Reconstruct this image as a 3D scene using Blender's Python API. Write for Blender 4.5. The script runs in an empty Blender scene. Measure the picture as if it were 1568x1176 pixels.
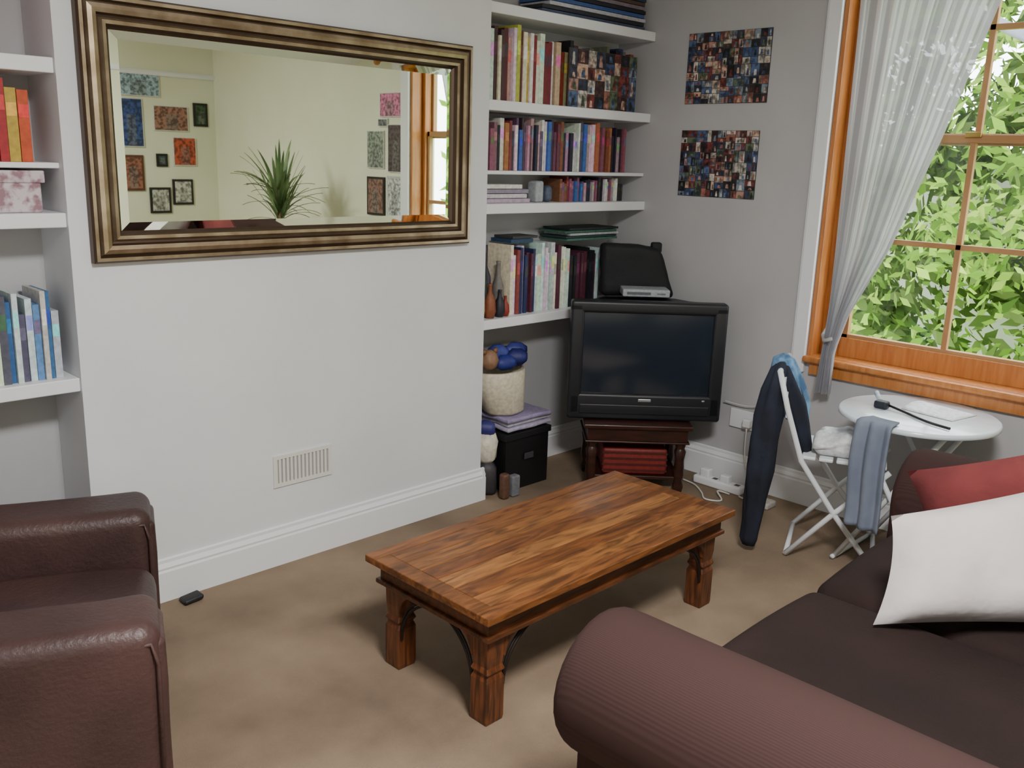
import bpy, math, random
from mathutils import Vector, Matrix, noise as mnoise
R = random.Random(7)
scene = bpy.context.scene

def S(r, g, b):
    def l(c):
        c /= 255.0
        return c/12.92 if c <= 0.04045 else ((c+0.055)/1.055)**2.4
    return (l(r), l(g), l(b))

# ------------------------------------------------------------------ materials
def pmat(name, col=(.5,.5,.5), col2=None, rough=.6, metal=0.0, bump=0.0, bscale=60, vscale=4, attr=False,
         stretch=(1,1,1), coat=0.0, vlo=.35, vhi=.65, spec=.5, emit=None, estr=0, sheen=0, avar=0.0, detail=4, dist=0.0):
    m = bpy.data.materials.new(name); m.use_nodes = True
    nt = m.node_tree; N = nt.nodes; L = nt.links
    b = N['Principled BSDF']
    b.inputs['Roughness'].default_value = rough
    b.inputs['Metallic'].default_value = metal
    b.inputs['Coat Weight'].default_value = coat
    b.inputs['Coat Roughness'].default_value = .15
    b.inputs['Specular IOR Level'].default_value = spec
    if sheen: b.inputs['Sheen Weight'].default_value = sheen
    tc = N.new('ShaderNodeTexCoord'); mp = N.new('ShaderNodeMapping')
    mp.inputs['Scale'].default_value = stretch
    L.new(tc.outputs['Object'], mp.inputs['Vector'])
    nz = N.new('ShaderNodeTexNoise'); nz.inputs['Scale'].default_value = vscale
    nz.inputs['Detail'].default_value = detail; nz.inputs['Distortion'].default_value = dist
    L.new(mp.outputs['Vector'], nz.inputs['Vector'])
    rp = N.new('ShaderNodeMapRange'); rp.inputs['From Min'].default_value = vlo; rp.inputs['From Max'].default_value = vhi
    L.new(nz.outputs['Fac'], rp.inputs['Value'])
    if attr:
        at = N.new('ShaderNodeAttribute'); at.attribute_name = 'Col'
        hs = N.new('ShaderNodeMixRGB'); hs.blend_type = 'MULTIPLY'
        k = 1-avar
        hs.inputs['Color2'].default_value = (k, k, k, 1)
        L.new(rp.outputs['Result'], hs.inputs['Fac']); L.new(at.outputs['Color'], hs.inputs['Color1'])
        L.new(hs.outputs['Color'], b.inputs['Base Color'])
    elif col2:
        mx = N.new('ShaderNodeMixRGB'); mx.inputs['Color1'].default_value = (*col, 1); mx.inputs['Color2'].default_value = (*col2, 1)
        L.new(rp.outputs['Result'], mx.inputs['Fac']); L.new(mx.outputs['Color'], b.inputs['Base Color'])
    else:
        b.inputs['Base Color'].default_value = (*col, 1)
    if bump:
        n2 = N.new('ShaderNodeTexNoise'); n2.inputs['Scale'].default_value = bscale; n2.inputs['Detail'].default_value = 3
        L.new(mp.outputs['Vector'], n2.inputs['Vector'])
        bp = N.new('ShaderNodeBump'); bp.inputs['Strength'].default_value = bump; bp.inputs['Distance'].default_value = .01
        L.new(n2.outputs['Fac'], bp.inputs['Height']); L.new(bp.outputs['Normal'], b.inputs['Normal'])
    if emit:
        b.inputs['Emission Color'].default_value = (*emit, 1); b.inputs['Emission Strength'].default_value = estr
    return m

def sheer(name, col, transp, tl=.5, stripes=False, attr=False):
    m = bpy.data.materials.new(name); m.use_nodes = True
    nt = m.node_tree; N = nt.nodes; L = nt.links
    N.remove(N['Principled BSDF']); o = N['Material Output']
    d = N.new('ShaderNodeBsdfDiffuse'); t = N.new('ShaderNodeBsdfTranslucent'); tr = N.new('ShaderNodeBsdfTransparent')
    d.inputs['Color'].default_value = (*col, 1); t.inputs['Color'].default_value = (*col, 1)
    if attr or stripes:
        at = N.new('ShaderNodeAttribute'); at.attribute_name = 'Col'
        L.new(at.outputs['Color'], d.inputs['Color']); L.new(at.outputs['Color'], t.inputs['Color'])
    m1 = N.new('ShaderNodeMixShader'); m1.inputs[0].default_value = tl
    L.new(d.outputs[0], m1.inputs[1]); L.new(t.outputs[0], m1.inputs[2])
    if transp == 0:
        L.new(m1.outputs[0], o.inputs['Surface']); return m
    m2 = N.new('ShaderNodeMixShader'); m2.inputs[0].default_value = transp
    L.new(m1.outputs[0], m2.inputs[1]); L.new(tr.outputs[0], m2.inputs[2])
    L.new(m2.outputs[0], o.inputs['Surface'])
    return m

def glassmat(name):
    m = bpy.data.materials.new(name); m.use_nodes = True
    nt = m.node_tree; N = nt.nodes; L = nt.links
    N.remove(N['Principled BSDF']); o = N['Material Output']
    g = N.new('ShaderNodeBsdfGlossy'); g.inputs['Roughness'].default_value = .02
    tr = N.new('ShaderNodeBsdfTransparent')
    m2 = N.new('ShaderNodeMixShader'); m2.inputs[0].default_value = .05
    L.new(tr.outputs[0], m2.inputs[1]); L.new(g.outputs[0], m2.inputs[2]); L.new(m2.outputs[0], o.inputs['Surface'])
    return m

# ------------------------------------------------------------------ mesh builder
class MB:
    def __init__(s): s.v=[]; s.f=[]; s.m=[]; s.c=[]; s.s=[]
    def add(s, vs, fs, mat=0, col=(1,1,1), smooth=False, M=None):
        o = len(s.v)
        for p in vs:
            p = Vector(p)
            if M is not None: p = M @ p
            s.v.append(p)
        for f in fs:
            s.f.append([i+o for i in f]); s.m.append(mat); s.c.append(col); s.s.append(smooth)
    def merge(s, q):
        o=len(s.v); s.v+=q.v; s.f+=[[i+o for i in f] for f in q.f]; s.m+=q.m; s.c+=q.c; s.s+=q.s
    def box(s, x0,x1,y0,y1,z0,z1, mat=0, col=(1,1,1), M=None):
        vs=[(x0,y0,z0),(x1,y0,z0),(x1,y1,z0),(x0,y1,z0),(x0,y0,z1),(x1,y0,z1),(x1,y1,z1),(x0,y1,z1)]
        s.add(vs,[(0,3,2,1),(4,5,6,7),(0,1,5,4),(1,2,6,5),(2,3,7,6),(3,0,4,7)],mat,col,False,M)
    def rbox(s, x0,x1,y0,y1,z0,z1, r=.02, n=3, mid=1, mat=0, col=(1,1,1), M=None, fn=None):
        c=Vector(((x0+x1)/2,(y0+y1)/2,(z0+z1)/2)); h=((x1-x0)/2,(y1-y0)/2,(z1-z0)/2)
        r=min(r,min(h)*.999); inn=[a-r for a in h]
        ax=[]
        for a in range(3):
            i=inn[a]; e=[i+r*math.tan(math.pi/4*k/n) for k in range(1,n+1)]
            ax.append([-x for x in reversed(e)]+[-i+2*i*k/mid for k in range(mid+1)]+e)
        d={}; vs=[]; fs=[]
        def vid(p):
            q=[max(-inn[a],min(inn[a],p[a])) for a in range(3)]
            dd=Vector([p[a]-q[a] for a in range(3)])
            w=Vector(q)+(dd.normalized()*r if dd.length>0 else dd)
            k=tuple(round(t,6) for t in p)
            if k not in d:
                w=w+c
                if fn: w=fn(w)
                d[k]=len(vs); vs.append(w)
            return d[k]
        for a in range(3):
            b=(a+1)%3; cc=(a+2)%3
            for sg in (-1,1):
                for i in range(len(ax[b])-1):
                    for j in range(len(ax[cc])-1):
                        quad=[]
                        for (ii,jj) in ((i,j),(i+1,j),(i+1,j+1),(i,j+1)):
                            p=[0,0,0]; p[a]=sg*h[a]; p[b]=ax[b][ii]; p[cc]=ax[cc][jj]; quad.append(vid(p))
                        if sg<0: quad.reverse()
                        fs.append(quad)
        s.add(vs,fs,mat,col,True,M)
    def tube(s, pts, r, n=8, mat=0, col=(1,1,1), M=None, caps=True):
        pts=[Vector(p) for p in pts]; rs=r if isinstance(r,(list,tuple)) else [r]*len(pts)
        vs=[]; fs=[]; up=None
        for i,p in enumerate(pts):
            t=(pts[min(i+1,len(pts)-1)]-pts[max(i-1,0)]).normalized()
            if up is None:
                up=Vector((0,0,1)) if abs(t.z)<.9 else Vector((1,0,0))
            x=(up-t*up.dot(t)).normalized(); y=t.cross(x); up=x
            for k in range(n):
                a=2*math.pi*k/n; vs.append(p+x*math.cos(a)*rs[i]+y*math.sin(a)*rs[i])
        for i in range(len(pts)-1):
            for k in range(n):
                fs.append((i*n+k,i*n+(k+1)%n,(i+1)*n+(k+1)%n,(i+1)*n+k))
        if caps: fs.append(tuple(reversed(range(n)))); fs.append(tuple(range((len(pts)-1)*n,len(pts)*n)))
        s.add(vs,fs,mat,col,True,M)
    def loft(s, rings, n=24, amp=0.0, freq=6, mat=0, col=(1,1,1), M=None, caps=(True,True), ph=0.0, nz=0.0):
        vs=[];fs=[]
        for (cx,cy,cz,rx,ry,ro) in rings:
            for k in range(n):
                a=2*math.pi*k/n; f=1+amp*math.sin(freq*a+ph+cz*6)
                if nz: f+=nz*mnoise.noise(Vector((math.cos(a)*1.5+cx*3,math.sin(a)*1.5+cy*3,cz*9)))
                x=math.cos(a)*rx*f; y=math.sin(a)*ry*f
                vs.append((cx+x*math.cos(ro)-y*math.sin(ro),cy+x*math.sin(ro)+y*math.cos(ro),cz))
        m=len(rings)
        for i in range(m-1):
            for k in range(n): fs.append((i*n+k,i*n+(k+1)%n,(i+1)*n+(k+1)%n,(i+1)*n+k))
        if caps[0]: fs.append(tuple(reversed(range(n))))
        if caps[1]: fs.append(tuple(range((m-1)*n,m*n)))
        s.add(vs,fs,mat,col,True,M)
    def extr(s, prof, a0, a1, axis='x', mat=0, col=(1,1,1), M=None, smooth=False):
        n=len(prof); vs=[]
        for a in (a0,a1):
            for (p,q) in prof:
                vs.append((a,p,q) if axis=='x' else ((p,a,q) if axis=='y' else (p,q,a)))
        fs=[(k,(k+1)%n,n+(k+1)%n,n+k) for k in range(n)]+[tuple(reversed(range(n))),tuple(range(n,2*n))]
        s.add(vs,fs,mat,col,smooth,M)
    def grid(s, fn, nu, nv, mat=0, col=(1,1,1), M=None, colfn=None):
        vs=[fn(i/nu,j/nv) for j in range(nv+1) for i in range(nu+1)]
        o=len(s.v)
        s.add(vs,[],mat,col,True,M)
        for j in range(nv):
            for i in range(nu):
                a=o+j*(nu+1)+i
                s.f.append([a,a+1,a+nu+2,a+nu+1]); s.m.append(mat); s.s.append(True)
                s.c.append(colfn((i+.5)/nu,(j+.5)/nv) if colfn else col)
    def build(s, name, mats, loc=(0,0,0), rz=0.0, bevel=0, bseg=2, solid=0, parent=None, fixn=True):
        me=bpy.data.meshes.new(name); me.from_pydata([tuple(v) for v in s.v],[],s.f)
        for m in mats: me.materials.append(m)
        for i,p in enumerate(me.polygons): p.material_index=s.m[i]; p.use_smooth=s.s[i]
        ca=me.color_attributes.new('Col','FLOAT_COLOR','CORNER')
        for i,p in enumerate(me.polygons):
            for li in p.loop_indices: ca.data[li].color=(*s.c[i],1)
        me.update()
        if fixn:
            import bmesh
            bm=bmesh.new(); bm.from_mesh(me); bmesh.ops.recalc_face_normals(bm,faces=bm.faces); bm.to_mesh(me); bm.free()
        ob=bpy.data.objects.new(name,me); scene.collection.objects.link(ob)
        ob.location=loc; ob.rotation_euler=(0,0,rz)
        if solid:
            md=ob.modifiers.new('sol','SOLIDIFY'); md.thickness=solid
        if bevel:
            md=ob.modifiers.new('bev','BEVEL'); md.width=bevel; md.segments=bseg; md.limit_method='ANGLE'; md.angle_limit=math.radians(40)
        if parent: ob.parent=parent
        return ob

def pillow(mb, W, H, T, M, mat=0, col=(1,1,1), n=18, wr=.012, seed=0, sx=0, sy=0):
    for sg in (1,-1):
        def fn(u,v):
            a=2*u-1; b=2*v-1
            x=W/2*a*(1-.07*(1-b*b)); y=H/2*b*(1-.07*(1-a*a))
            t=T/2*max(0,(1-a**4)*(1-b**4))**.55
            t+= wr*mnoise.noise(Vector((x*7+seed,y*7,sg)))*(1-a**4)*(1-b**4)
            y2=y+sy*x*(b+1)/2; x2=x+sx*y
            return (x2,y2,sg*t)
        mb.grid(fn,n,n,mat,col,M)

# ------------------------------------------------------------------ camera
CX=Vector((.7093,-.7042,.0313)).normalized()
CU=Vector((.1474,.1913,.9705)); CU=(CU-CX*CU.dot(CX)).normalized()
CZ=CX.cross(CU)
cam=bpy.data.cameras.new('camera'); co=bpy.data.objects.new('camera',cam); scene.collection.objects.link(co)
mw=Matrix((( CX.x,CU.x,CZ.x,0),(CX.y,CU.y,CZ.y,0),(CX.z,CU.z,CZ.z,1.5),(0,0,0,1)))
co.matrix_world=mw; cam.sensor_width=36; cam.lens=36*1408/1568; cam.clip_start=.05
scene.camera=co

# ------------------------------------------------------------------ palette
M_wall=pmat('wall_paint_white',S(228,229,232),S(220,221,225),rough=.85,vscale=2,bump=.05,bscale=40)
M_wallR=pmat('wall_paint_shaded',S(188,187,189),S(178,177,180),rough=.85,vscale=2)  # backlit grey of the window wall put into the colour; alcove backs share it
M_wallY=pmat('wall_paint_cream',S(232,232,210),S(226,226,200),rough=.85,vscale=2)
M_ceil=pmat('ceiling_paint',S(240,240,240),rough=.9)
M_white=pmat('white_gloss_paint',S(236,237,240),rough=.4)
M_carpet=pmat('carpet',S(154,133,110),S(104,87,71),rough=.95,vscale=2.4,vlo=.32,vhi=.78,bump=.5,bscale=400,detail=9)
M_attr=pmat('coloured_print',attr=True,rough=.55,vscale=60,avar=.25)
M_photo=pmat('photo_print',attr=True,rough=.35,vscale=45,avar=.7,vlo=.42,vhi=.6)
M_orange=pmat('varnished_pine',S(194,126,64),S(174,104,46),rough=.4,vscale=5,stretch=(12,12,1.2),coat=.2)
M_black=pmat('black_plastic',S(20,20,24),rough=.35)

# ------------------------------------------------------------------ room shell
YW=2.835; YA=3.07; XR=3.77; XL=-.9; YB=-1.6; ZC=2.55
b=MB(); b.box(XL-.1,XR+.2,YB-.1,YA+.1,-.1,0); b.build('floor',[M_carpet])
b=MB(); b.box(XL-.1,XR+.2,YB-.1,YA+.1,ZC,ZC+.1); b.build('ceiling',[M_ceil])
b=MB(); b.box(XL,XR,YA,YA+.1,0,ZC); b.build('wall_alcove_back',[M_wallR])
b=MB(); b.box(1.0,2.675,YW,YA,0,ZC); b.build('wall_chimney_breast',[M_wall])
b=MB(); b.box(XL-.1,XL,YB,YA+.1,0,ZC); b.build('wall_left',[M_wall])
b=MB(); b.box(XL-.1,XR+.2,YB-.1,YB,0,ZC); b.build('wall_back',[M_wallY])
wy0,wy1,wz0,wz1=.93,1.90,.66,2.42
b=MB()
b.box(XR,XR+.2,wy1,YA+.1,0,ZC); b.box(XR,XR+.2,wy0,wy1,0,wz0); b.box(XR,XR+.2,wy0,wy1,wz1,ZC)
b.box(XR,XR+.2,YB,wy0,0,ZC,mat=1)
b.build('wall_right',[M_wallR,M_wallY])

def skirt(name, pts_dir):
    b=MB()
    for (axis,a0,a1,base,sg) in pts_dir:
        pr=[(0,0),(.018,0),(.018,.105),(.014,.112),(.016,.12),(.008,.135),(.008,.146),(0,.15)]
        if axis=='x': b.extr([(base-p,q) for p,q in pr],a0,a1,'x')
        else: b.extr([(base+sg*p,q) for p,q in pr],a0,a1,'y')
    b.build(name,[M_white])
skirt('baseboard_chimney',[('x',1.0,2.693,YW-.0005,0),('y',YW-.018,YA,2.6755,1)])
skirt('baseboard_right',[('y',YB,YA,XR-.0005,-1)])
skirt('baseboard_alcove',[('x',2.694,XR-.019,YA-.0005,0)])

b=MB()
b.extr([(YB+.0005,2.02),(YB+.018,2.025),(YB+.024,2.045),(YB+.012,2.06),(YB+.0005,2.06)],XL,XR,'x')
b.build('trim_picture_rail',[M_white])

b=MB()
b.box(XR-.02,XR-.0005,wy1,wy1+.060,wz0-.05,wz1+.075)
b.box(XR-.012,XR-.0005,wy1+.060,wy1+.070,wz0-.05,wz1+.075)
b.box(XR-.02,XR-.0005,wy0-.075,wy0,wz0-.05,wz1+.075)
b.box(XR-.02,XR-.0005,wy0,wy1,wz1,wz1+.075)
b.build('trim_window',[M_white],bevel=.004)

# window
M_glass=glassmat('window_glass')
b=MB()
x0=XR+.001
b.box(x0,XR+.15,wy1-.02,wy1-.001,wz0+.001,wz1-.001)
b.box(x0,XR+.15,wy0+.001,wy0+.02,wz0+.001,wz1-.001)
b.box(x0,XR+.15,wy0+.02,wy1-.02,wz1-.02,wz1-.001)
b.box(XR+.08,XR+.14,wy1-.10,wy1-.02,wz0,wz1-.02); b.box(XR+.08,XR+.14,wy0+.02,wy0+.05,wz0,wz1-.02)
b.box(XR+.001,XR+.15,wy0+.02,wy1-.02,wz0+.001,wz0+.03)
gx=XR+.10
yl,yr=wy1-.10,wy0+.05
def bars(x,z0,z1,ys,zs,w=.022):
    b.box(x,x+.03,yr,yl,z0,z0+.045,mat=3); b.box(x,x+.03,yr,yl,z1-.03,z1,mat=3)
    b.box(x,x+.03,yl-.03,yl,z0,z1,mat=3); b.box(x,x+.03,yr,yr+.02,z0,z1,mat=3)
    for y in ys: b.box(x+.003,x+.027,y-w/2,y+w/2,z0,z1,mat=3)
    for z in zs: b.box(x+.003,x+.027,yr,yl,z-w/2,z+w/2,mat=3)
b.box(gx-.01,gx+.03,yr,yl,.69,.775)
bars(gx,.745,1.64,[1.36],[1.205])
bars(gx+.032,1.60,2.40,[1.36],[2.037])
b.box(gx+.014,gx+.017,yr,yl,.75,1.63,mat=1); b.box(gx+.046,gx+.049,yr,yl,1.63,2.4,mat=1)
b.box(gx-.012,gx,1.36-.03,1.36+.03,1.63,1.65,mat=2)
b.build('window_1',[M_orange,M_glass,pmat('brass',S(190,160,90),metal=1,rough=.3),pmat('pine_glazing_bar',S(186,144,98),S(166,122,78),rough=.45,vscale=5)],bevel=.002)
b=MB()
b.rbox(XR-.045,XR+.001,wy0-.06,wy1-.0,wz0+.001,wz0+.03,r=.01)
b.box(XR-.022,XR-.0005,wy0-.04,wy1-.03,wz0-.05,wz0)
b.build('window_sill',[M_orange])

# curtain (striped voile, tied back to the left)
M_sheer=sheer('striped_voile',(.60,.60,.64),.07,.42,stripes=True)
edge=[(2.46,1.10,1.81),(2.1,1.275,1.80),(1.62,1.415,1.795),(1.19,1.555,1.785),(.90,1.69,1.78),(.74,1.735,1.785),(.55,1.735,1.80)]
def interp(z):
    for i in range(len(edge)-1):
        a,c=edge[i],edge[i+1]
        if a[0]>=z>=c[0]:
            t=(a[0]-z)/(a[0]-c[0]); t2=t
            return a[1]+(c[1]-a[1])*t2, a[2]+(c[2]-a[2])*t2
    return edge[-1][1],edge[-1][2]
def cf(u,v):
    z=2.46-(2.46-.55)*v; r,l=interp(z)
    y=l+(r-l)*u
    w=abs(l-r)
    A=.022+.01*min(1,.1/max(w,.02))
    x=XR-.075+A*math.sin(u*2*math.pi*8+.5*math.sin(v*5))*(.6+.4*math.sin(u*13))
    return (x,y,z)
b=MB(); b.grid(cf,240,44,colfn=lambda u,v:((.66,.66,.70) if (u*16)%1<.55 else (.46,.46,.50)))
b.tube([(XR-.12,1.735,.80),(XR-.115,1.77,.785),(XR-.06,1.805,.80),(XR-.02,1.81,.82)],.008,col=(.6,.6,.6))
b.build('curtain',[M_sheer],fixn=False)
b=MB(); b.tube([(XR-.075,.80,2.475),(XR-.075,2.02,2.475)],.011,12)
b.rbox(XR-.095,XR-.055,2.02,2.06,2.455,2.495,r=.018); b.rbox(XR-.095,XR-.055,.76,.80,2.455,2.495,r=.018)
for y in (.86,1.95): b.box(XR-.08,XR-.0005,y-.008,y+.008,2.468,2.482)
b.build('curtain_rod',[M_orange])

# ------------------------------------------------------------------ shelves
def shelves(name,x0,x1,zs):
    b=MB()
    for z,t in zs:
        yf=2.845 if t>.03 else 2.865
        b.box(x0,x1,yf,YA-.0005,z-t/2,z+t/2)
    return b
b=shelves('s',2.6755,XR-.0005,[(.79,.042),(1.285,.042),(1.435,.016),(1.705,.042),(2.08,.042)])
b.build('alcove_shelf',[M_white],bevel=.003)
b=shelves('s',XL+.0005,.9995,[(.785,.042),(1.28,.042),(1.435,.016),(1.71,.042),(2.08,.042)])
b.build('alcove_shelf',[M_white],bevel=.003)

W_=S(235,232,226); C_=S(235,225,190)
def books(name,x0,x1,z,hmin,hmax,pal,tmin=.012,tmax=.035,yf=2.885,dmax=.17,lean=.0,seed=1,fill=1.0):
    rr=random.Random(seed); b=MB(); x=x0
    while x<x1-tmin:
        t=min(rr.uniform(tmin,tmax),x1-x); h=rr.uniform(hmin,hmax); c=rr.choice(pal)
        yo=yf+rr.uniform(0,.018); d=dmax-.02
        col=tuple(min(1,k*rr.uniform(.8,1.15)) for k in c)
        b.box(x+.0008,x+t-.0008,yo,yo+d,z,z+h,col=col)
        b.box(x+.002,x+t-.002,yo-.0008,yo,z+h*.62,z+h*.80,col=tuple(min(1,k*rr.choice([.5,1.5,1.8])+.02) for k in col))
        x+=t
    return b
def put(b,name,extra=None):
    return b.build(name,[M_attr])
palA=[W_,W_,W_,C_,S(205,200,70),S(90,30,38),S(70,50,50),S(190,172,145),S(225,220,210),S(130,35,42)]
palP=[S(150,90,110),S(110,60,80),S(210,200,200),S(40,40,60),S(60,110,170),S(190,120,70),S(140,60,60),S(90,80,110),W_,W_,S(130,80,60),S(190,150,165),S(60,50,60),S(180,160,170),S(35,32,40)]
palW=[W_,W_,W_,S(210,215,225),S(60,90,150),S(90,40,60),S(190,200,215),S(40,50,90),S(130,60,60)]
palD=[S(35,30,35),S(80,40,35),S(150,60,45),S(40,60,110),S(120,110,100),S(60,50,45),S(200,180,150)]

zt=1.7265
b=books('b',2.69,3.12,zt,.25,.31,palA,.014,.030,seed=3)
b.merge(books('b',3.13,3.72,zt,.22,.285,palD,.02,.04,seed=5))
put(b,'books')

def collage(b, corner, U, V, w, h, n, seed, off, pal=None, gap=.0012):
    rr=random.Random(seed)
    pal=pal or [S(60,65,85),S(90,110,150),S(170,110,95),S(215,178,155),S(80,55,55),S(130,145,160),S(195,190,180),S(130,62,58),S(40,40,45),S(100,115,90),S(220,212,202),S(65,85,125),S(185,140,125)]
    def rec(x,y,w,h,d):
        if d==0 or (w*h<.0012 ):
            p=corner+U*(x+gap)+V*(y+gap)+off
            b.add([p,p+U*(w-2*gap),p+U*(w-2*gap)+V*(h-2*gap),p+V*(h-2*gap)],[(0,1,2,3)],mat=1,col=rr.choice(pal)); 
            q=p+off*.3+U*w*rr.uniform(.2,.4)+V*h*.08
            ww=w*.4; hh=h*rr.uniform(.4,.7)
            b.add([q,q+U*ww,q+U*ww*.8+V*hh,q+U*ww*.2+V*hh],[(0,1,2,3)],mat=1,col=rr.choice(pal)); return
        if w>h*rr.uniform(.8,1.3):
            k=rr.uniform(.38,.62)*w; rec(x,y,k,h,d-1); rec(x+k,y,w-k,h,d-1)
        else:
            k=rr.uniform(.38,.62)*h; rec(x,y,w,k,d-1); rec(x,y+k,w,h-k,d-1)
    rec(0,0,w,h,n)

b=MB(); b.box(3.18,3.66,2.862,2.868,zt,zt+.25,mat=0,col=S(90,70,65))
collage(b,Vector((3.18,2.8615,zt)),Vector((1,0,0)),Vector((0,0,1)),.48,.25,5,11,Vector((0,-.0006,0)))
b.build('photo_collage',[M_attr,M_photo],fixn=False)

put(books('b',2.69,3.67,1.4435,.165,.225,palP,.012,.026,yf=2.895,seed=8),'books')
put(books('b',3.2,3.67,1.3065,.08,.115,palP,.012,.022,yf=2.90,dmax=.13,seed=12),'books')
b=MB()
for i,(w,c) in enumerate([(.27,S(190,170,190)),(.25,S(215,210,215)),(.26,S(150,140,160)),(.22,W_)]):
    b.box(2.72,2.72+w,2.89,3.02,1.3065+i*.02,1.3065+i*.02+.018,col=c)
b.build('magazine_stack',[M_attr],bevel=.002)
b=MB(); b.rbox(3.04,3.09,2.90,2.96,1.3065,1.40,r=.01,col=S(170,175,180)); b.rbox(3.11,3.155,2.90,2.95,1.3065,1.38,r=.02,col=S(80,90,110))
b.build('trinket_jar',[M_attr])
zt=.8115
b=books('b',2.88,3.27,zt,.26,.315,palW,.012,.028,seed=25)
b.merge(books('b',3.28,3.50,zt,.24,.29,[S(40,40,50),S(90,40,60),S(60,60,80),W_,S(30,30,35)],.014,.026,seed=22))
put(b,'books')
b=MB()
def vase(x,y,z,h,r,col): b.loft([(x,y,z,r*.7,r*.7,0),(x,y,z+h*.2,r,r,0),(x,y,z+h*.55,r*.85,r*.85,0),(x,y,z+h*.75,r*.35,r*.35,0),(x,y,z+h*.95,r*.3,r*.3,0),(x,y,z+h,r*.4,r*.4,0)],16,col=col)
vase(2.72,2.95,zt,.27,.035,S(60,80,60)); vase(2.79,2.97,zt,.31,.04,S(70,55,80)); vase(2.845,2.93,zt,.24,.03,S(120,115,110)); vase(2.755,2.885,zt,.15,.028,S(140,80,50)); vase(2.815,2.885,zt,.12,.025,S(40,40,50)); vase(2.705,2.89,zt,.18,.02,S(190,150,90)); vase(2.735,2.91,zt,.33,.022,S(40,60,50)); vase(2.85,2.885,zt,.09,.02,S(150,50,40))
b.build('bottle',[M_attr])
b=MB()
b.box(2.89,3.03,2.90,3.03,1.13,1.146,col=S(40,70,100)); b.box(2.91,3.07,2.91,3.03,1.147,1.158,col=S(60,60,60))
b.build('paper_folder',[M_attr])
b=MB()
for i in range(5):
    c=[S(70,115,100),S(40,60,60),S(180,190,190),S(60,100,85),S(30,40,40)][i]; k=R.uniform(-.03,.03)
    b.box(3.24+k,3.60+k*.5,2.87,3.04,1.128+i*.012,1.138+i*.012,col=c)
b.build('magazine_stack',[M_attr],bevel=.001)
b=MB()
for i in range(8):
    c=[S(70,80,110),S(40,40,50),S(190,190,200),S(60,90,150),S(30,30,40),S(130,120,130),S(90,70,60),S(50,60,90)][i]; k=R.uniform(-.04,.02)
    b.box(3.02+k+i*.02,3.72+k*.4,2.87,3.05,2.1015+i*.018,2.1015+i*.018+.016,col=c)
b.build('magazine_stack',[M_attr],bevel=.002)

# left alcove contents
put(books('b',.5,.975,.8065,.2,.285,[S(60,110,170),S(110,155,205),S(40,60,110),W_,S(40,40,50),S(120,150,190),S(200,205,215),S(90,90,110)],.012,.024,yf=2.87,seed=31),'books')
put(books('b',.5,.95,1.4435,.19,.235,[S(190,35,30),S(205,160,60),S(205,180,80),S(190,80,40),S(160,35,42),S(170,140,70)],.02,.034,yf=2.88,seed=35),'books')
b=MB(); b.rbox(.55,.88,2.89,3.04,1.732,1.95,r=.008,col=S(190,25,25)); b.box(.54,.89,2.885,3.045,1.90,1.955,col=S(170,20,22)); b.build('red_storage_box',[M_attr])
b=MB(); b.rbox(.5,.95,2.88,3.04,1.3015,1.41,r=.006,mat=0); b.rbox(.49,.96,2.875,3.045,1.385,1.42,r=.004,mat=0)
b.build('patterned_box',[pmat('floral_paper',S(205,194,200),S(150,114,124),rough=.6,vscale=35,vlo=.45,vhi=.6)])

# ------------------------------------------------------------------ mirror
M_gold=pmat('champagne_gilt',S(190,172,146),S(150,130,104),rough=.36,metal=.75,vscale=12)
M_gdk=pmat('dark_gilt',S(80,63,50),rough=.42,metal=.6)
M_mir=pmat('mirror_silver',(.84,.90,.78),rough=.012,metal=1)
b=MB()
mx0,mx1,mz0,mz1=1.056,2.555,1.153,1.914
prof=[(0,0,1),(0,.026,1),(.006,.034,0),(.016,.034,1),(.022,.024,0),(.028,.036,0),(.040,.040,0),(.052,.036,1),(.057,.024,1),(.063,.022,0),(.070,.032,0),(.080,.030,1),(.086,.016,1),(.093,.010,2)]
rings=[]
for (d,h,m) in prof: rings.append([(mx0+d,YW-.001-h,mz0+d),(mx1-d,YW-.001-h,mz0+d),(mx1-d,YW-.001-h,mz1-d),(mx0+d,YW-.001-h,mz1-d)])
for i in range(len(prof)-1):
    for k in range(4):
        b.add([rings[i][k],rings[i][(k+1)%4],rings[i+1][(k+1)%4],rings[i+1][k]],[(0,1,2,3)],mat=prof[i][2])
d=.093; e=.118; h=.010; h2=.0125
g0=[(mx0+d,YW-.001-h,mz0+d),(mx1-d,YW-.001-h,mz0+d),(mx1-d,YW-.001-h,mz1-d),(mx0+d,YW-.001-h,mz1-d)]
g1=[(mx0+e,YW-.001-h2,mz0+e),(mx1-e,YW-.001-h2,mz0+e),(mx1-e,YW-.001-h2,mz1-e),(mx0+e,YW-.001-h2,mz1-e)]
for k in range(4): b.add([g0[k],g0[(k+1)%4],g1[(k+1)%4],g1[k]],[(0,1,2,3)],mat=2)
b.add(g1,[(0,1,2,3)],mat=2)
b.build('wall_mirror',[M_gold,M_gdk,M_mir],fixn=False)

for (z0,z1,sd,y0,y1) in ((1.768,2.08,41,2.2155,2.648),(1.347,1.649,47,2.235,2.65)):
    b=MB(); b.box(XR-.004,XR-.0005,y0,y1,z0,z1,col=S(60,60,70))
    collage(b,Vector((XR-.0045,y1,z0)),Vector((0,-1,0)),Vector((0,0,1)),y1-y0,z1-z0,7,sd,Vector((-.0006,0,0)))
    b.build('photo_collage_poster',[M_attr,M_photo],fixn=False)

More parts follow.
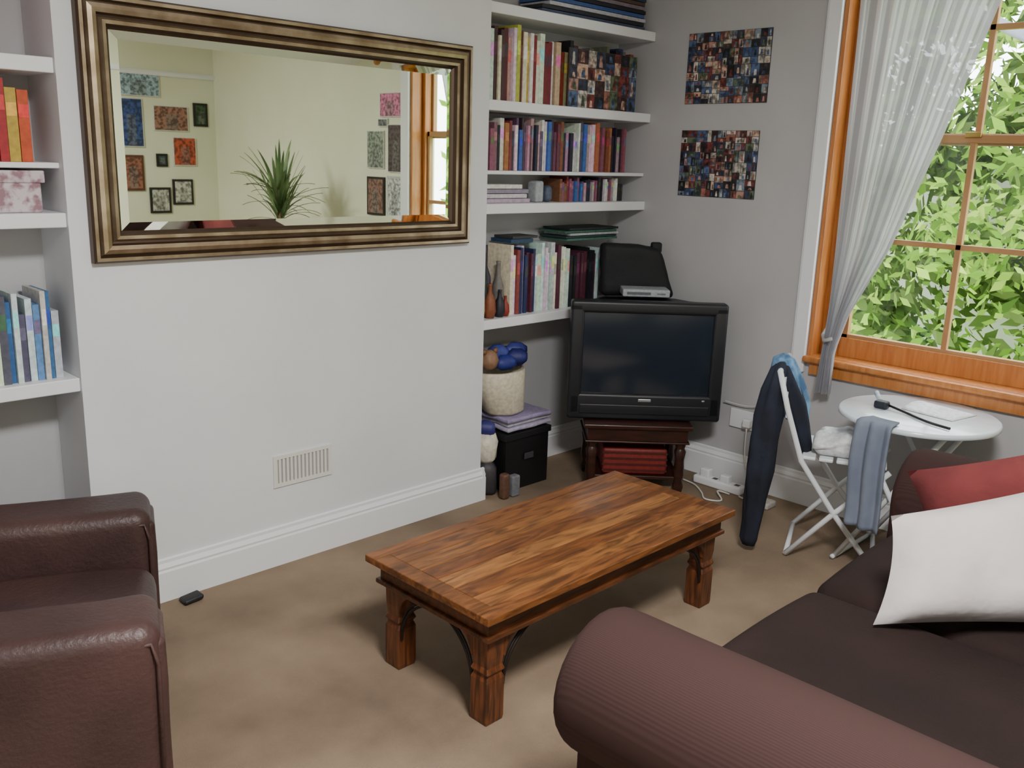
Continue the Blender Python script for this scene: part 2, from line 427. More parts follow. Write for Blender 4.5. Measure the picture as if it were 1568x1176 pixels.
def pic(cx,cz,w,h,col,fr=None,wall='back'):
    b=MB()
    if wall=='back':
        y=YB+.0005
        b.box(cx-w/2,cx+w/2,y,y+.012,cz-h/2,cz+h/2,mat=0,col=fr or S(225,225,220))
        k=.018 if fr else .006
        b.box(cx-w/2+k,cx+w/2-k,y+.012,y+.013,cz-h/2+k,cz+h/2-k,mat=1,col=col)
        b.box(cx-w/6,cx+w/5,y+.013,y+.0135,cz-h/2+k,cz+h/6,mat=1,col=tuple(c*.5+.1 for c in col))
    else:
        x=XR-.0005
        b.box(x-.012,x,cx-w/2,cx+w/2,cz-h/2,cz+h/2,mat=0,col=fr or S(225,225,220))
        k=.015 if fr else .005
        b.box(x-.013,x-.012,cx-w/2+k,cx+w/2-k,cz-h/2+k,cz+h/2-k,mat=1,col=col)
        b.box(x-.0135,x-.013,cx-w/5,cx+w/6,cz-h/2+k,cz+h/6,mat=1,col=tuple(c*.5+.1 for c in col))
    b.build('picture_frame' if fr else 'photo_print',[M_attr,M_photo])
DF=S(25,22,22)
pic(3.14,1.95,.34,.17,S(170,195,210)); pic(3.07,1.666,.19,.36,S(60,85,150)); pic(3.39,1.71,.28,.19,S(170,120,105))
pic(3.64,1.75,.12,.18,S(60,90,60),DF); pic(3.49,1.46,.19,.22,S(200,90,60)); pic(3.30,1.39,.09,.1,S(60,80,80),DF)
pic(3.06,1.29,.18,.27,S(160,100,80),S(100,60,40)); pic(3.27,1.08,.17,.2,S(200,200,190),DF); pic(3.46,1.144,.17,.2,S(210,210,200),DF)
pic(.74,1.80,.22,.15,S(225,130,175),None,'r'); pic(.58,1.52,.18,.24,S(150,160,150),None,'r'); pic(.80,1.53,.17,.30,S(90,70,80),None,'r')
pic(.58,1.22,.19,.25,S(150,110,100),DF,'r'); pic(.79,1.22,.17,.27,S(215,215,215),S(200,200,200),'r'); pic(.66,1.69,.1,.05,S(120,120,130),None,'r')

# vent grille
b=MB(); vx0,vx1,vz0,vz1=1.64,1.89,.30,.42; y=YW-.0005
b.box(vx0,vx1,y-.006,y,vz0,vz0+.014); b.box(vx0,vx1,y-.006,y,vz1-.014,vz1); b.box(vx0,vx0+.016,y-.006,y,vz0+.014,vz1-.014); b.box(vx1-.016,vx1,y-.006,y,vz0+.014,vz1-.014)
for i in range(13):
    x=vx0+.022+i*.0163; b.box(x,x+.009,y-.005,y-.0015,vz0+.014,vz1-.014)
b.box(vx0+.016,vx1-.016,y-.001,y,vz0+.014,vz1-.014,mat=1)
b.build('air_vent_grille',[pmat('vent_cream',S(224,222,216),rough=.5),pmat('vent_dark',S(160,158,152),rough=.8)])

# ------------------------------------------------------------------ coffee table
M_wood=pmat('sheesham_wood',attr=True,rough=.40,vscale=3.2,stretch=(1.8,11,11),avar=.66,coat=.10,vlo=.36,vhi=.66,detail=9,dist=1.4)
M_woodv=pmat('sheesham_leg',S(114,64,34),S(60,32,17),rough=.42,vscale=5,stretch=(14,14,1.5),coat=.06,dist=.5)
M_iron=pmat('wrought_iron',S(40,32,28),rough=.5,metal=.5)
b=MB(); tx0,tx1,ty0,ty1=1.485,2.65,1.53,2.06; zt=.352
L=tx1-tx0; Wd=ty1-ty0
cols=[S(152,98,52),S(130,78,39),S(162,108,60),S(124,74,38),S(154,99,52),S(137,85,44)]
n=6; bw=(Wd-.10)/n
for i in range(n): b.box(tx0+.055,tx1-.055,ty0+.05+i*bw+.0005,ty0+.05+(i+1)*bw-.0005,zt-.022,zt,mat=0,col=cols[i])
b.box(tx0,tx1,ty0,ty0+.0495,zt-.022,zt,mat=0,col=S(138,84,43)); b.box(tx0,tx1,ty1-.0495,ty1,zt-.022,zt,mat=0,col=S(140,86,44))
b.box(tx0,tx0+.0545,ty0+.05,ty1-.05,zt-.022,zt,mat=0,col=S(128,78,39)); b.box(tx1-.0545,tx1,ty0+.05,ty1-.05,zt-.022,zt,mat=0,col=S(128,78,39))
def ringbox(i,z0,z1,w,mat):
    cc=S(100,57,30)
    b.box(tx0+i,tx1-i,ty0+i,ty0+i+w,z0,z1,mat=mat,col=cc); b.box(tx0+i,tx1-i,ty1-i-w,ty1-i,z0,z1,mat=mat,col=cc)
    b.box(tx0+i,tx0+i+w,ty0+i+w,ty1-i-w,z0,z1,mat=mat,col=cc); b.box(tx1-i-w,tx1-i,ty0+i+w,ty1-i-w,z0,z1,mat=mat,col=cc)
ringbox(.018,zt-.034,zt-.022,.03,0); ringbox(.032,zt-.074,zt-.034,.02,0); ringbox(.022,zt-.088,zt-.074,.036,0)
for lx in (tx0+.042,tx1-.042-.066):
    for ly in (ty0+.042,ty1-.042-.066):
        cx,cy=lx+.033,ly+.033
        def sq(z,h): return [(cx-h,cy-h,z),(cx+h,cy-h,z),(cx+h,cy+h,z),(cx-h,cy+h,z)]
        prof=[(0,.031),(.012,.033),(.13,.033),(.145,.027),(.155,.034),(.17,.028),(.20,.031),(zt-.05,.033)]
        vs=[];fs=[]
        for z,h in prof: vs+=sq(z,h)
        for i in range(len(prof)-1):
            for k in range(4): fs.append((i*4+k,i*4+(k+1)%4,(i+1)*4+(k+1)%4,(i+1)*4+k))
        fs.append((3,2,1,0)); fs.append(tuple(range(len(vs)-4,len(vs))))
        b.add(vs,fs,mat=1)
        sx=1 if lx<2 else -1; sy=1 if ly<1.75 else -1
        z0=zt-.088
        for (dx,dy) in ((sx,0),(0,sy)):
            ox=0 if dx else -sx*.024; oy=0 if dy else -sy*.024
            for q in (.0,.026):
                pts=[]
                for k in range(13):
                    a=math.pi/2*k/12; rx=.17-q; rz_=.165-q
                    pts.append((cx+ox+dx*(.036+rx*(1-math.cos(a))),cy+oy+dy*(.036+rx*(1-math.cos(a))),z0-rz_*(1-math.sin(a))))
                b.tube(pts,.005,6,mat=2)
            w=.009
            pf=[(.030,z0),(.030,z0-.07)]+[(.034+.08*(1-math.cos(math.pi/2*k/8)),z0-.07*(1-math.sin(math.pi/2*k/8))-.006) for k in range(9)]+[(.118,z0)]
            if dx: b.extr([(cx+dx*p,q) for p,q in pf],cy+oy-w,cy+oy+w,'y',mat=1)
            else: b.extr([(cy+dy*p,q) for p,q in pf],cx+ox-w,cx+ox+w,'x',mat=1)
b.build('coffee_table',[M_wood,M_woodv,M_iron],bevel=.003)

# ------------------------------------------------------------------ tv stand + tv
rz=math.radians(-45)
M_dkwood=pmat('dark_mahogany',S(60,29,22),S(40,20,15),rough=.35,vscale=5,stretch=(2,10,10),coat=.2)
b=MB()
w=.25; dp=.36; h=.33
b.rbox(-w,w,0,dp,h-.022,h,r=.006); b.box(-w+.02,w-.02,.015,dp-.015,h-.08,h-.022)
b.box(-w+.01,w-.01,.008,dp-.008,h-.088,h-.08)
for x in (-w+.045,w-.045):
    for y in (.045,dp-.045):
        b.loft([(x,y,0,.02,.02,0),(x,y,.03,.026,.026,0),(x,y,.06,.018,.018,0),(x,y,.09,.027,.027,0),(x,y,.16,.022,.022,0),(x,y,.20,.028,.028,0),(x,y,.215,.02,.02,0),(x,y,h-.08,.03,.03,0)],14)
b.box(-w+.04,w-.04,.04,dp-.04,.06,.075)
b.build('tv_stand',[M_dkwood],loc=(3.27,2.42,0),rz=rz,bevel=.002)
b=MB()
b.rbox(-.15,.15,.06,.30,.076,.20,r=.012,col=S(130,40,34))
for k in range(4): b.box(-.152,.152,.058,.06,.09+k*.028,.10+k*.028,col=S(80,25,20))
b.build('red_wicker_basket',[M_attr],loc=(3.27,2.42,0),rz=rz)

M_tv=pmat('tv_casing',S(28,29,34),rough=.42)
M_scr=pmat('tv_screen',S(34,42,52),rough=.14,spec=.8)
b=MB()
hw=.355; z0=.332; z1=.885
b.rbox(-hw,hw,0,.075,z1-.055,z1,r=.014,mat=0); b.rbox(-hw,hw,0,.075,z0+.0,z0+.125,r=.016,mat=0)
b.rbox(-hw,-hw+.062,0,.075,z0+.02,z1-.01,r=.014,mat=0); b.rbox(hw-.062,hw,0,.075,z0+.02,z1-.01,r=.014,mat=0)
b.box(-hw+.05,hw-.05,.02,.075,z0+.1,z1-.04,mat=0)
def scr(u,v):
    a=2*u-1;c=2*v-1
    return (a*.294,.019-.012*(1-a*a*.6-c*c*.4),z0+.125+(z1-z0-.18)*v)
b.grid(scr,16,12,mat=1)
b.rbox(-.30,.30,-.004,.01,z0+.028,z0+.075,r=.006,mat=0)
b.box(-.03,.03,-.002,.003,z0+.09,z0+.104,mat=2)
b.loft([(.27,-.001,z0+.098,.008,.004,0),(.27,-.001,z0+.106,.008,.004,0)],10,mat=2)
vs=[];fs=[]
secs=[(.074,.345,z0+.01,z1-.008),(.16,.33,z0+.015,z1-.02),(.28,.23,z0+.02,z1-.03),(.36,.17,z0+.03,z1-.03)]
for (y,hx,a,c) in secs: vs+=[(-hx,y,a),(hx,y,a),(hx,y,c),(-hx,y,c)]
for i in range(3):
    for k in range(4): fs.append((i*4+k,i*4+(k+1)%4,(i+1)*4+(k+1)%4,(i+1)*4+k))
fs.append((3,2,1,0)); fs.append((12,13,14,15)); b.add(vs,fs,mat=0)
b.box(-.18,.18,.04,.30,z0-.001,z0+.02,mat=0)
b.build('television',[M_tv,M_scr,pmat('silver_badge',S(170,172,178),rough=.3,metal=.6)],loc=(3.345,2.455,0),rz=rz,bevel=.003)
b=MB(); b.rbox(-.11,.11,0,.13,.870,.905,r=.006,col=S(165,170,178)); b.box(-.09,.02,-.001,0,.88,.893,col=S(90,95,100)); b.box(.05,.09,-.001,0,.882,.89,col=S(110,115,120))
b.build('set_top_box',[M_attr],loc=(3.455,2.565,0.016),rz=rz)
b=MB()
def bagf(v):
    t=(v.z-.86)/.25; return Vector((v.x*(1-.22*t)-.05*t+.008*mnoise.noise(v*14),v.y+.01*mnoise.noise(v*11+Vector((3,3,3))),v.z+.012*mnoise.noise(v*9)-.10*max(0,v.x)*max(0,t)))
b.rbox(-.20,.165,.20,.33,.865,1.115,r=.03,mid=6,fn=bagf)
b.rbox(.035,.085,.23,.28,1.075,1.125,r=.01)
b.build('black_bag',[pmat('black_nylon',S(18,19,24),rough=.75,bump=.3,bscale=30)],loc=(3.41,2.52,0),rz=rz)

b=MB(); b.rbox(3.62,3.68,2.08,2.34,0,.04,r=.01)
for k in range(4): b.box(3.638,3.662,2.10+k*.06,2.125+k*.06,.04,.0405,mat=1)
b.rbox(3.63,3.67,2.15,2.20,.038,.075,r=.008); b.rbox(3.63,3.67,2.26,2.31,.038,.08,r=.008)
b.build('power_strip',[M_white,M_black])
b=MB(); b.rbox(XR-.012,XR-.0005,2.10,2.25,.28,.37,r=.004); b.rbox(XR-.05,XR-.012,2.12,2.16,.30,.34,r=.006)
b.build('wall_socket',[M_white])
def cable(name,pts,r,mat):
    P=[Vector(p) for p in pts]; P=[P[0]]+P+[P[-1]]; out=[]
    for i in range(1,len(P)-2):
        for k in range(8):
            t=k/8; a,b_,c,d=P[i-1],P[i],P[i+1],P[i+2]
            out.append(.5*((2*b_)+(c-a)*t+(2*a-5*b_+4*c-d)*t*t+(3*b_-a-3*c+d)*t**3))
    out.append(P[-2]); m=MB(); m.tube(out,r,6); return m.build(name,[mat])
M_cab=pmat('white_cable',S(215,213,208),rough=.5)
cable('power_cable',[(XR-.055,2.13,.30),(XR-.06,2.12,.15),(XR-.09,2.05,.03),(3.66,2.00,.008),(3.60,2.04,.008),(3.60,2.07,.01)],.004,M_cab)
cable('aerial_cable',[(XR-.025,1.95,.55),(XR-.025,2.03,.44),(XR-.025,2.15,.40),(XR-.025,2.28,.40)],.003,M_cab)
cable('power_cable',[(3.60,2.12,.006),(3.56,2.16,.02),(3.50,2.10,.006),(3.46,2.16,.006),(3.52,2.22,.006),(3.58,2.30,.008),(3.60,2.38,.008)],.004,M_cab)
b=MB(); b.rbox(3.56,3.64,1.90,1.97,0,.03,r=.008,col=S(200,198,190)); b.build('phone_charger',[M_attr])

# ------------------------------------------------------------------ clutter under shelf
b=MB(); b.box(2.82,3.10,2.82,3.03,0,.27,col=S(16,16,20)); b.box(2.81,3.11,2.812,3.04,.245,.275,col=S(22,22,26)); b.box(2.93,2.99,2.808,2.812,.14,.17,col=S(60,60,66))
b.build('black_storage_box',[M_attr],bevel=.004)
b=MB()
for i,(c,k) in enumerate([(S(180,172,195),0),(S(200,196,212),.01),(S(160,148,185),-.008)]):
    b.rbox(2.83+k,3.12+k,2.82+k,3.02,.283+i*.022,.303+i*.022,r=.009,mid=5,col=c,fn=lambda v:Vector((v.x,v.y,v.z+.005*mnoise.noise(v*16))))
b.build('folded_cloth',[M_attr])
b=MB(); cx,cy=2.875,2.93
b.loft([(cx+.03,cy,.352,.095,.075,0),(cx+.03,cy,.365,.108,.085,0),(cx+.012,cy,.44,.122,.092,0),(cx-.005,cy,.555,.136,.10,0),(cx-.005,cy,.56,.128,.093,0),(cx,cy,.52,.12,.086,0)],28,amp=.02,freq=7,nz=.06,col=S(218,208,184),caps=(True,True))
b.build('fabric_basket',[M_attr])
b=MB()
for i in range(7):
    a=i*1.3; x=cx+.055*math.cos(a)+.045; y=cy+.035*math.sin(a); z=.592+.02*(i%3)
    b.loft([(x,y,z-.03,.03,.03,0),(x,y,z-.01,.055,.045,0),(x,y,z+.015,.052,.04,0),(x,y,z+.035,.025,.02,0)],14,amp=.1,freq=4,nz=.6,col=[S(40,50,130),S(35,40,110),S(60,70,150)][i%3],ph=i)
b.build('blue_scarf',[M_attr])
b=MB(); b.loft([(2.765,2.89,.575,.012,.012,0),(2.765,2.89,.59,.033,.033,0),(2.765,2.89,.62,.044,.042,0),(2.765,2.89,.65,.034,.032,0),(2.765,2.89,.665,.012,.012,0)],18,nz=.1,col=S(150,115,88))
b.loft([(2.80,2.89,.65,.014,.012,0),(2.802,2.89,.67,.010,.008,0)],10,col=S(130,90,60)); b.loft([(2.735,2.89,.65,.014,.012,0),(2.732,2.89,.67,.010,.008,0)],10,col=S(130,90,60))
b.build('teddy_bear',[M_attr])
b=MB(); b.loft([(2.752,2.89,0,.05,.05,0),(2.752,2.89,.02,.055,.06,0),(2.752,2.89,.12,.05,.06,0),(2.752,2.89,.16,.03,.04,0)],20,nz=.25,col=S(60,56,60))
b.loft([(2.75,2.89,.15,.03,.04,0),(2.75,2.89,.17,.055,.06,0),(2.75,2.89,.25,.06,.06,0),(2.75,2.89,.29,.04,.05,0)],20,nz=.25,col=S(226,218,200))
b.loft([(2.742,2.88,.28,.02,.03,0),(2.742,2.88,.30,.04,.045,0),(2.742,2.88,.335,.04,.045,0),(2.742,2.88,.345,.02,.02,0)],18,nz=.3,col=S(50,50,120))
b.build('laundry_bag',[M_attr])
b=MB(); b.rbox(2.80,2.85,2.75,2.79,0,.10,r=.01,col=S(120,122,128)); b.rbox(2.745,2.785,2.75,2.79,0,.12,r=.012,col=S(100,70,55))
b.build('shoe_polish_box',[M_attr])
b=MB(); b.rbox(1.24,1.31,2.74,2.79,0,.018,r=.008,col=S(30,30,34),fn=lambda v:v+Vector((0,0,.01*(v.x-1.24)*10)))
b.build('door_stop',[M_attr])

# ------------------------------------------------------------------ armchair (leather)
M_lea=pmat('brown_leather',S(74,52,50),S(55,38,37),rough=.45,bump=.2,bscale=90,vscale=3,spec=.4)
b=MB(); D=.80
def soft(v): return v+Vector((.004*mnoise.noise(v*6+Vector((5,0,0))),.004*mnoise.noise(v*6),.007*mnoise.noise(v*5)))
for y0 in (0,.66):
    b.rbox(-D,0,y0+.0,y0+.20,.05,.55,r=.045,n=4,mid=10,fn=soft)
    for yy in (y0+.006,y0+.194):
        b.tube([(-.012,yy,.08),(-.008,yy,.465),(-.02,yy,.51)]+[(-D*k/6,yy+(.004 if yy<y0+.1 else -.004),.50) for k in range(1,7)],.005,6)
    b.rbox(-.03,.008,y0+.022,y0+.178,.07,.51,r=.018,n=3,mid=5,fn=soft)
b.rbox(-D,-.02,.19,.67,.05,.30,r=.03,mid=4)
b.rbox(-.62,.0,.20,.66,.28,.40,r=.05,n=4,mid=6,fn=lambda v:v+Vector((0,0,.02*max(0,1-((v.x+.3)/.35)**2)*(1 if v.z>.36 else 0))))
b.rbox(-D-.02,-.62,.02,.84,.05,.75,r=.07,n=4,mid=6,fn=lambda v:v+Vector((-.10*max(0,v.z-.4),0,0)))
b.rbox(-.66,-.52,.20,.66,.38,.73,r=.06,n=4,mid=6,fn=lambda v:v+Vector((-.12*max(0,v.z-.4),0,0)))
for x in (-D+.06,-.06):
    for y in (.06,.80): b.loft([(x,y,0,.022,.022,0),(x,y,.055,.03,.03,0)],12,mat=1)
b.build('leather_armchair',[M_lea,M_dkwood],loc=(.71,1.69,0),rz=math.radians(-22.5))

# ------------------------------------------------------------------ sofa
M_cord=bpy.data.materials.new('brown_corduroy'); M_cord.use_nodes=True
def cordmat(m,c1,c2):
    nt=m.node_tree;N=nt.nodes;L=nt.links;p=N['Principled BSDF'];p.inputs['Roughness'].default_value=.9;p.inputs['Specular IOR Level'].default_value=.15
    tc=N.new('ShaderNodeTexCoord'); wv=N.new('ShaderNodeTexWave'); wv.bands_direction='X'; wv.inputs['Scale'].default_value=80; wv.inputs['Distortion'].default_value=.3
    L.new(tc.outputs['Object'],wv.inputs['Vector'])
    mx=N.new('ShaderNodeMixRGB'); mx.inputs['Color1'].default_value=(*c1,1); mx.inputs['Color2'].default_value=(*c2,1)
    L.new(wv.outputs['Fac'],mx.inputs['Fac']); L.new(mx.outputs['Color'],p.inputs['Base Color'])
    bp=N.new('ShaderNodeBump'); bp.inputs['Strength'].default_value=.1; bp.inputs['Distance'].default_value=.002
    L.new(wv.outputs['Fac'],bp.inputs['Height']); L.new(bp.outputs['Normal'],p.inputs['Normal'])
cordmat(M_cord,S(57,40,38),S(63,45,43))
M_seat=pmat('dark_brown_suede',S(42,30,28),S(33,24,22),rough=.9,bump=.2,bscale=120,vscale=3,spec=.2)
b=MB()
SL=1.96; SD=1.10
def armprof(flip,off):
    pts=[(.095,.05),(.095,.34)]
    for k in range(0,19):
        a=math.radians(228-k*(228+10)/18); pts.append((.155+.155*math.cos(a),.455+.155*math.sin(a)))
    pts+=[(.30,.38),(.30,.05)]
    if flip: pts=[(off-x,z) for x,z in pts]
    return pts
for flip,off in ((False,0),(True,SL)):
    pr=armprof(flip,off); n=len(pr)
    ys=[0,-.006,-.02,-.05]+[-.05-(SD-.05)*k/8 for k in range(1,9)]; sc=[.88,.95,.99,1]+[1]*8
    cxm=sum(p[0] for p in pr)/n; czm=sum(p[1] for p in pr)/n
    vs=[];fs=[]
    for y,s in zip(ys,sc):
        for (x,z) in pr:
            vs.append((cxm+(x-cxm)*s,y,czm+(z-czm)*s+.004*mnoise.noise(Vector((x*4,y*4,z*4)))))
    for i in range(len(ys)-1):
        for k in range(n): fs.append((i*n+k,i*n+(k+1)%n,(i+1)*n+(k+1)%n,(i+1)*n+k))
    fs.append(tuple(range(n))); fs.append(tuple(range((len(ys)-1)*n,len(ys)*n)))
    b.add(vs,fs,mat=0,smooth=True)
b.rbox(.28,SL-.28,-SD+.1,-.09,.06,.27,r=.03,mid=3,mat=1)
for k in range(2):
    w=(SL-.58)/2; x=.29+k*w
    b.rbox(x+.003,x+w-.003,-.90,-.07,.27,.415,r=.05,n=4,mid=8,mat=1,fn=lambda v,x=x,w=w:v+Vector((0,0,.018*max(0,1-((v.x-x-w/2)/(w/2))**2)*(1 if v.z>.38 else 0))))
b.rbox(.05,SL-.05,-SD,-SD+.20,.06,.72,r=.08,n=4,mid=6,mat=0)
for k in range(2):
    w=(SL-.6)/2; x=.30+k*w
    b.rbox(x+.003,x+w-.003,-SD+.14,-SD+.28,.42,.74,r=.06,n=4,mid=6,mat=0,fn=lambda v:v+Vector((0,-.12*(v.z-.42),0)))
for x in (.16,SL-.16):
    for y in (-.07,-SD+.07): b.loft([(x,y,0,.022,.022,0),(x,y,.07,.03,.03,0)],12,mat=2)
b.build('sofa',[M_cord,M_seat,M_dkwood],loc=(1.21,1.07,0),rz=math.radians(1.2))

def orientx(c,x,n):
    x=Vector(x).normalized(); n=Vector(n); n=(n-x*n.dot(x)).normalized(); u=n.cross(x)
    return Matrix(((x.x,u.x,n.x,c[0]),(x.y,u.y,n.y,c[1]),(x.z,u.z,n.z,c[2]),(0,0,0,1)))
b=MB(); pillow(b,.60,.33,.15,orientx((2.34,.605,.59),(.66,-.72,.04),(-.66,-.55,.55)),seed=2,sx=.22,sy=.22,wr=.025)
b.build('cushion',[pmat('cream_cotton',S(204,198,196),S(190,182,180),rough=.9,vscale=5,bump=.5,bscale=14)])
b=MB(); pillow(b,.52,.30,.10,orientx((2.60,.66,.63),(.1,-.90,.40),(-1,-.1,.15)),seed=5)
b.build('cushion',[pmat('red_cotton',S(122,52,52),S(100,40,42),rough=.9,vscale=5,bump=.3,bscale=25)])

# ------------------------------------------------------------------ round folding table
M_wm=pmat('white_metal',S(226,230,234),rough=.35)
M_tt=pmat('white_tabletop',S(228,238,246),rough=.15,coat=.4)
b=MB(); cx,cy,r,h=3.46,1.27,.285,.61
b.loft([(cx,cy,h-.022,r-.01,r-.01,0),(cx,cy,h-.018,r,r,0),(cx,cy,h-.004,r,r,0),(cx,cy,h,r-.006,r-.006,0)],48,mat=0)
for sg in (-1,1):
    o=sg*.17
    b.tube([(cx+o,cy-.19,.01),(cx+o,cy+.16,h-.03)],.010,8,mat=1); b.tube([(cx+o*.9,cy+.19,.01),(cx+o*.9,cy-.16,h-.03)],.010,8,mat=1)
for yy in (-.19,.19): b.tube([(cx-.17,cy+yy,.012),(cx+.17,cy+yy,.012)],.009,8,mat=1)
b.tube([(cx-.17,cy+.16,h-.03),(cx+.17,cy+.16,h-.03)],.009,8,mat=1); b.tube([(cx-.16,cy-.16,h-.03),(cx+.16,cy-.16,h-.03)],.009,8,mat=1)
b.build('round_folding_table',[M_tt,M_wm])
cable('charger_cable',[(3.43,1.37,.625),(3.40,1.29,.618),(3.36,1.23,.618),(3.33,1.17,.618),(3.31,1.10,.618)],.0055,M_black)
b=MB(); b.rbox(3.40,3.44,1.37,1.42,.6105,.64,r=.008,col=S(30,36,46)); b.tube([(3.44,1.41,.63),(3.49,1.45,.65)],.01,8,col=S(190,200,210)); b.build('power_adapter',[M_attr])
b=MB()
def paper(u,v): return (3.44+.17*u+.03*v,1.14+.2*v-.03*u,.613+.018*math.sin(3*u)*v)
b.grid(paper,8,8,col=S(235,238,240)); b.build('paper_sheet',[M_attr],solid=.001,fixn=False)

b=MB()
def jean(u,v):
    a=math.radians(160+u*26); rr_=.30+.012*math.sin(u*14)+.015*v
    if v<.12: 
        k=v/.12; R_=.23+(rr_-.23)*k; z=.617
    else:
        k=(v-.12)/.88; R_=rr_+.01*math.sin(k*5); z=.617-.40*k
    return (cx+R_*math.cos(a),cy+R_*math.sin(a)*1.0,z)
b.grid(jean,20,30,col=S(110,122,146)); b.build('jeans',[pmat('grey_denim',S(128,136,152),S(108,117,135),rough=.9,vscale=8)],solid=.006,fixn=False)

# ------------------------------------------------------------------ white folding chair
g=Vector((.4,-.917,0)).normalized(); wv=Vector((.917,.4,0)).normalized(); Z=Vector((0,0,1))
B0=Vector((3.18,1.60,0)); wd=.34; dp=.32
b=MB()
for s_ in (0,wd):
    o=B0+wv*s_
    b.tube([o+Z*.012+g*0,o+g*(dp*.5)+Z*.205,o+g*(dp+.02)+Z*.40],.011,8)
    b.tube([o+g*dp+Z*.012,o+g*(dp*.5)+Z*.205,o+g*.02+Z*.40,o-g*.05+Z*.60,o-g*.09+Z*.74],.011,8)
for (a,z) in ((0,.012),(dp,.012)): b.tube([B0+g*a+Z*z,B0+g*a+Z*z+wv*wd],.010,8)
b.tube([B0-g*.09+Z*.74,B0-g*.09+Z*.74+wv*wd],.011,8)
Mx=Matrix(((wv.x,g.x,0,B0.x),(wv.y,g.y,0,B0.y),(0,0,1,0),(0,0,0,1)))
for k in range(5): b.rbox(.012,wd-.012,.02+k*.064,.02+k*.064+.052,.402,.416,r=.005,M=Mx)
for k,z in enumerate((.56,.62,.68)): b.rbox(.0,wd,-.055-k*.012,-.043-k*.012,z,z+.035,r=.004,M=Mx)
b.build('folding_chair',[M_wm])
b=MB(); b.rbox(.03,.25,.06,.25,.418,.49,r=.03,n=3,mid=8,M=Mx,col=S(232,234,236),fn=lambda v:v+Vector((.02*mnoise.noise(v*15),.02*mnoise.noise(v*13),.04*mnoise.noise(v*14))) if v.z>.45 else v)
b.build('plastic_bag',[M_attr])

M_navy=pmat('navy_cloth',S(32,38,56),S(18,22,34),rough=.85,vscale=8,bump=.4,bscale=20)
def J(x,y): 
    q=B0+wv*x+g*y; return q.x,q.y
b=MB(); rings=[]
for (x,y,z,rx,ry) in [(-.02,-.14,.03,.018,.022),(-.02,-.14,.06,.024,.032),(-.015,-.135,.20,.030,.040),(-.005,-.13,.34,.038,.050),(.01,-.12,.46,.046,.055),(.025,-.115,.56,.050,.052),(.04,-.11,.66,.052,.045),(.05,-.10,.745,.045,.03),(.055,-.09,.765,.02,.012)]:
    qx,qy=J(x,y); rings.append((qx,qy,z,rx,ry,math.atan2(wv.y,wv.x)))
b.loft(rings,28,amp=.14,freq=5,nz=.45)
# second, shorter front panel of the jacket hanging inside the chair back
rings=[]
for (x,y,z,rx,ry) in [(.10,.03,.40,.02,.02),(.10,.02,.44,.04,.035),(.10,.0,.52,.05,.04),(.10,-.03,.60,.05,.04),(.09,-.06,.68,.05,.04),(.07,-.09,.75,.04,.03)]:
    qx,qy=J(x,y); rings.append((qx,qy,z,rx,ry,math.atan2(wv.y,wv.x)))
b.loft(rings,24,amp=.12,freq=4,nz=.4)
b.build('jacket',[M_navy])
b=MB(); rings=[]
for (x,y,z,rx,ry) in [(.15,-.01,.50,.03,.03),(.15,-.025,.53,.05,.045),(.145,-.045,.59,.066,.055),(.14,-.06,.66,.07,.058),(.13,-.08,.73,.066,.052),(.12,-.09,.77,.055,.04),(.12,-.09,.785,.025,.015)]:
    qx,qy=J(x,y); rings.append((qx,qy,z,rx,ry,math.atan2(wv.y,wv.x)))
b.loft(rings,28,amp=.12,freq=6,nz=.4)
b.build('shirt',[pmat('blue_cotton',S(120,165,205),S(60,95,135),rough=.85,vscale=11,vlo=.42,vhi=.58)])

# ------------------------------------------------------------------ potted plant (reflected in the mirror)
b=MB(); px,py=3.30,.14
b.loft([(px,py,0,.11,.11,0),(px,py,.02,.12,.12,0),(px,py,.26,.15,.15,0),(px,py,.28,.155,.155,0),(px,py,.28,.14,.14,0),(px,py,.25,.135,.135,0)],28,mat=0,caps=(True,True))
b.tube([(px,py,.25),(px+.01,py,.6),(px-.01,py+.01,1.10)],.018,8,mat=2)
rr=random.Random(4)
for i in range(80):
    a=rr.uniform(0,6.28); Ln=rr.uniform(.26,.44); up=rr.uniform(.3,1.45); z0=rr.uniform(1.03,1.24)
    def leaf(u,v,a=a,Ln=Ln,up=up,z0=z0):
        s=v; rad=Ln*s*math.cos(up*.9)+.02; z=z0+Ln*s*math.sin(up)*1.1-.36*Ln*s*s*(1.3-up*.6)
        w=.010*(math.sin(math.pi*min(1,.1+s*.9))**.7)*(u-.5)*2
        return (px+rad*math.cos(a)-w*math.sin(a),py+rad*math.sin(a)+w*math.cos(a),z+abs(u-.5)*.006)
    b.grid(leaf,2,8,mat=1)
b.build('potted_dracaena',[pmat('terracotta_glaze',S(120,80,60),rough=.5),pmat('leaf_green',S(130,150,100),S(80,110,64),rough=.5,vscale=6),pmat('stem_bark',S(110,90,60),rough=.9)],fixn=False)

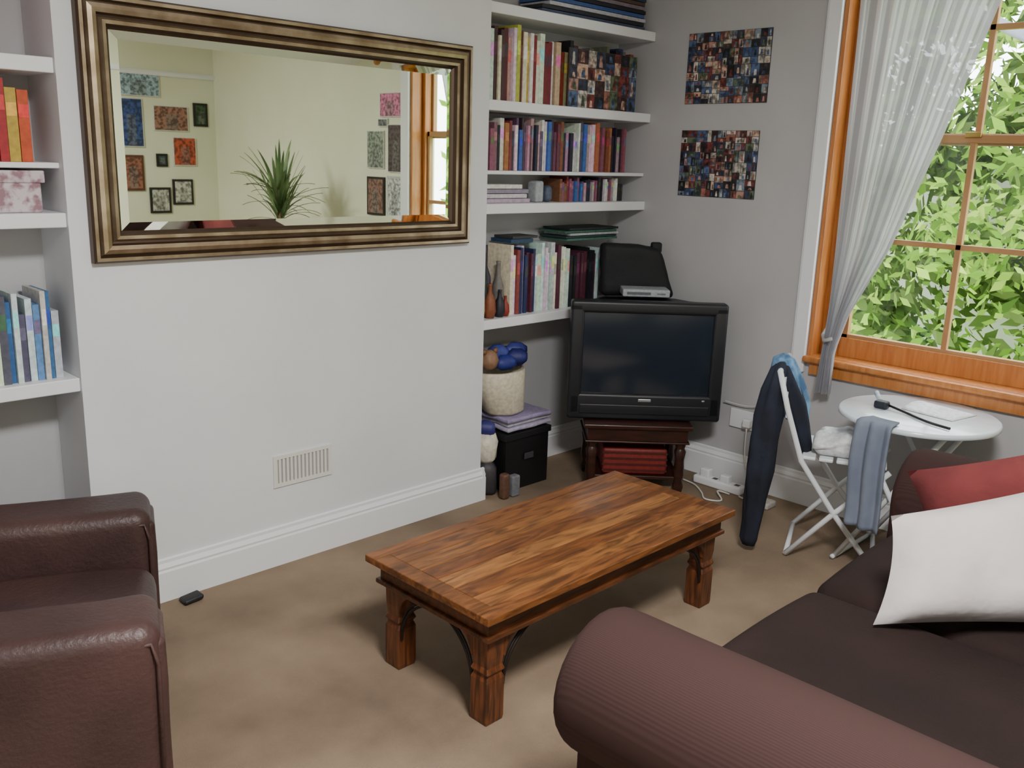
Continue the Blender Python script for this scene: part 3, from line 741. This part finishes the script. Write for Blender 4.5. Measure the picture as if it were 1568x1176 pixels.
# ------------------------------------------------------------------ garden outside
M_leaf=sheer('foliage',(.3,.4,.1),0,.45,attr=True)
def leafcloud(name,cnt,ncl,xr,yr_,zr,sz,seed,pal,nb=10,zmin=-2.8):
    rr=random.Random(seed); b=MB()
    cl=[(Vector((rr.uniform(*xr),rr.uniform(*yr_),rr.uniform(*zr))),rr.uniform(.4,.9)) for _ in range(ncl)]
    for i in range(cnt):
        c,r=rr.choice(cl)
        p=c+Vector((rr.gauss(0,1),rr.gauss(0,1),rr.gauss(0,.8)))*r*.5
        if p.z<zmin: continue
        d=Vector((rr.uniform(-1,1),rr.uniform(-1,1),rr.uniform(-1,1))).normalized(); e=d.orthogonal().normalized(); s=rr.uniform(.6,1.3)*sz
        k=rr.uniform(.75,1.25); cc=rr.choice(pal)
        b.add([p-d*s,p+e*s*.45,p+d*s,p-e*s*.45],[(0,1,2,3)],col=tuple(min(1,q*k) for q in cc))
    for i in range(nb):
        c,r=rr.choice(cl); 
        b.tube([c+Vector((0,-.8,-.3)),c+Vector((0,-.2,.0)),c+Vector((0,.5,.12)),c+Vector((0,1.1,.35))],[.04,.032,.024,.012],6,mat=1)
    b.build(name,[M_leaf,pmat(name+'_bark',S(120,120,130),rough=.9)],fixn=False)
leafcloud('garden_tree',19000,80,(6.5,9.5),(-2.5,6.0),(-.6,4.4),.07,3,[(.13,.25,.025),(.18,.31,.035),(.09,.18,.02),(.26,.38,.06)])
leafcloud('garden_hedge',34000,300,(10.5,13),(-5,8),(-1.2,5.5),.15,9,[(.09,.16,.03),(.13,.21,.045),(.06,.12,.02),(.18,.27,.07)],0)
b=MB(); b.box(4.2,30,-20,25,-3.1,-3.0); b.build('garden_lawn',[pmat('lawn',S(120,160,70),rough=.95)])
b=MB(); b.box(14.2,14.4,-10,16,-2.99,1.6); b.box(14.1,14.5,-10,16,1.6,1.7); b.build('garden_wall',[pmat('pale_render',S(225,222,215),rough=.9)])

# ------------------------------------------------------------------ light
w=bpy.data.worlds.new('sky'); scene.world=w; w.use_nodes=True
bg=w.node_tree.nodes['Background']; bg.inputs['Color'].default_value=(.90,.95,1.0,1); bg.inputs['Strength'].default_value=11
pl=bpy.data.lights.new('window_portal','AREA'); pl.shape='RECTANGLE'; pl.size=.95; pl.size_y=1.75
po=bpy.data.objects.new('window_portal',pl); scene.collection.objects.link(po)
po.location=(XR+.19,(wy0+wy1)/2,(wz0+wz1)/2); po.rotation_euler=(math.radians(90),0,math.radians(90))
pl.cycles.is_portal=True
b=MB(); b.loft([(.9,.2,ZC-.03,.32,.32,0),(.9,.2,ZC-.001,.32,.32,0)],32,mat=0);  # unseen disc added as a body for the fill light
b.build('ceiling_fill_disc',[pmat('fill_disc_paint',S(230,230,230),rough=.4)])
al=bpy.data.lights.new('ceiling_fill','AREA'); al.shape='DISK'; al.size=.62; al.energy=125; al.color=(1,.985,.965)  # added area light, brightens the room from out of view
ao=bpy.data.objects.new('ceiling_fill',al); scene.collection.objects.link(ao); ao.location=(.9,.2,ZC-.035); ao.parent=bpy.data.objects['ceiling_fill_disc']
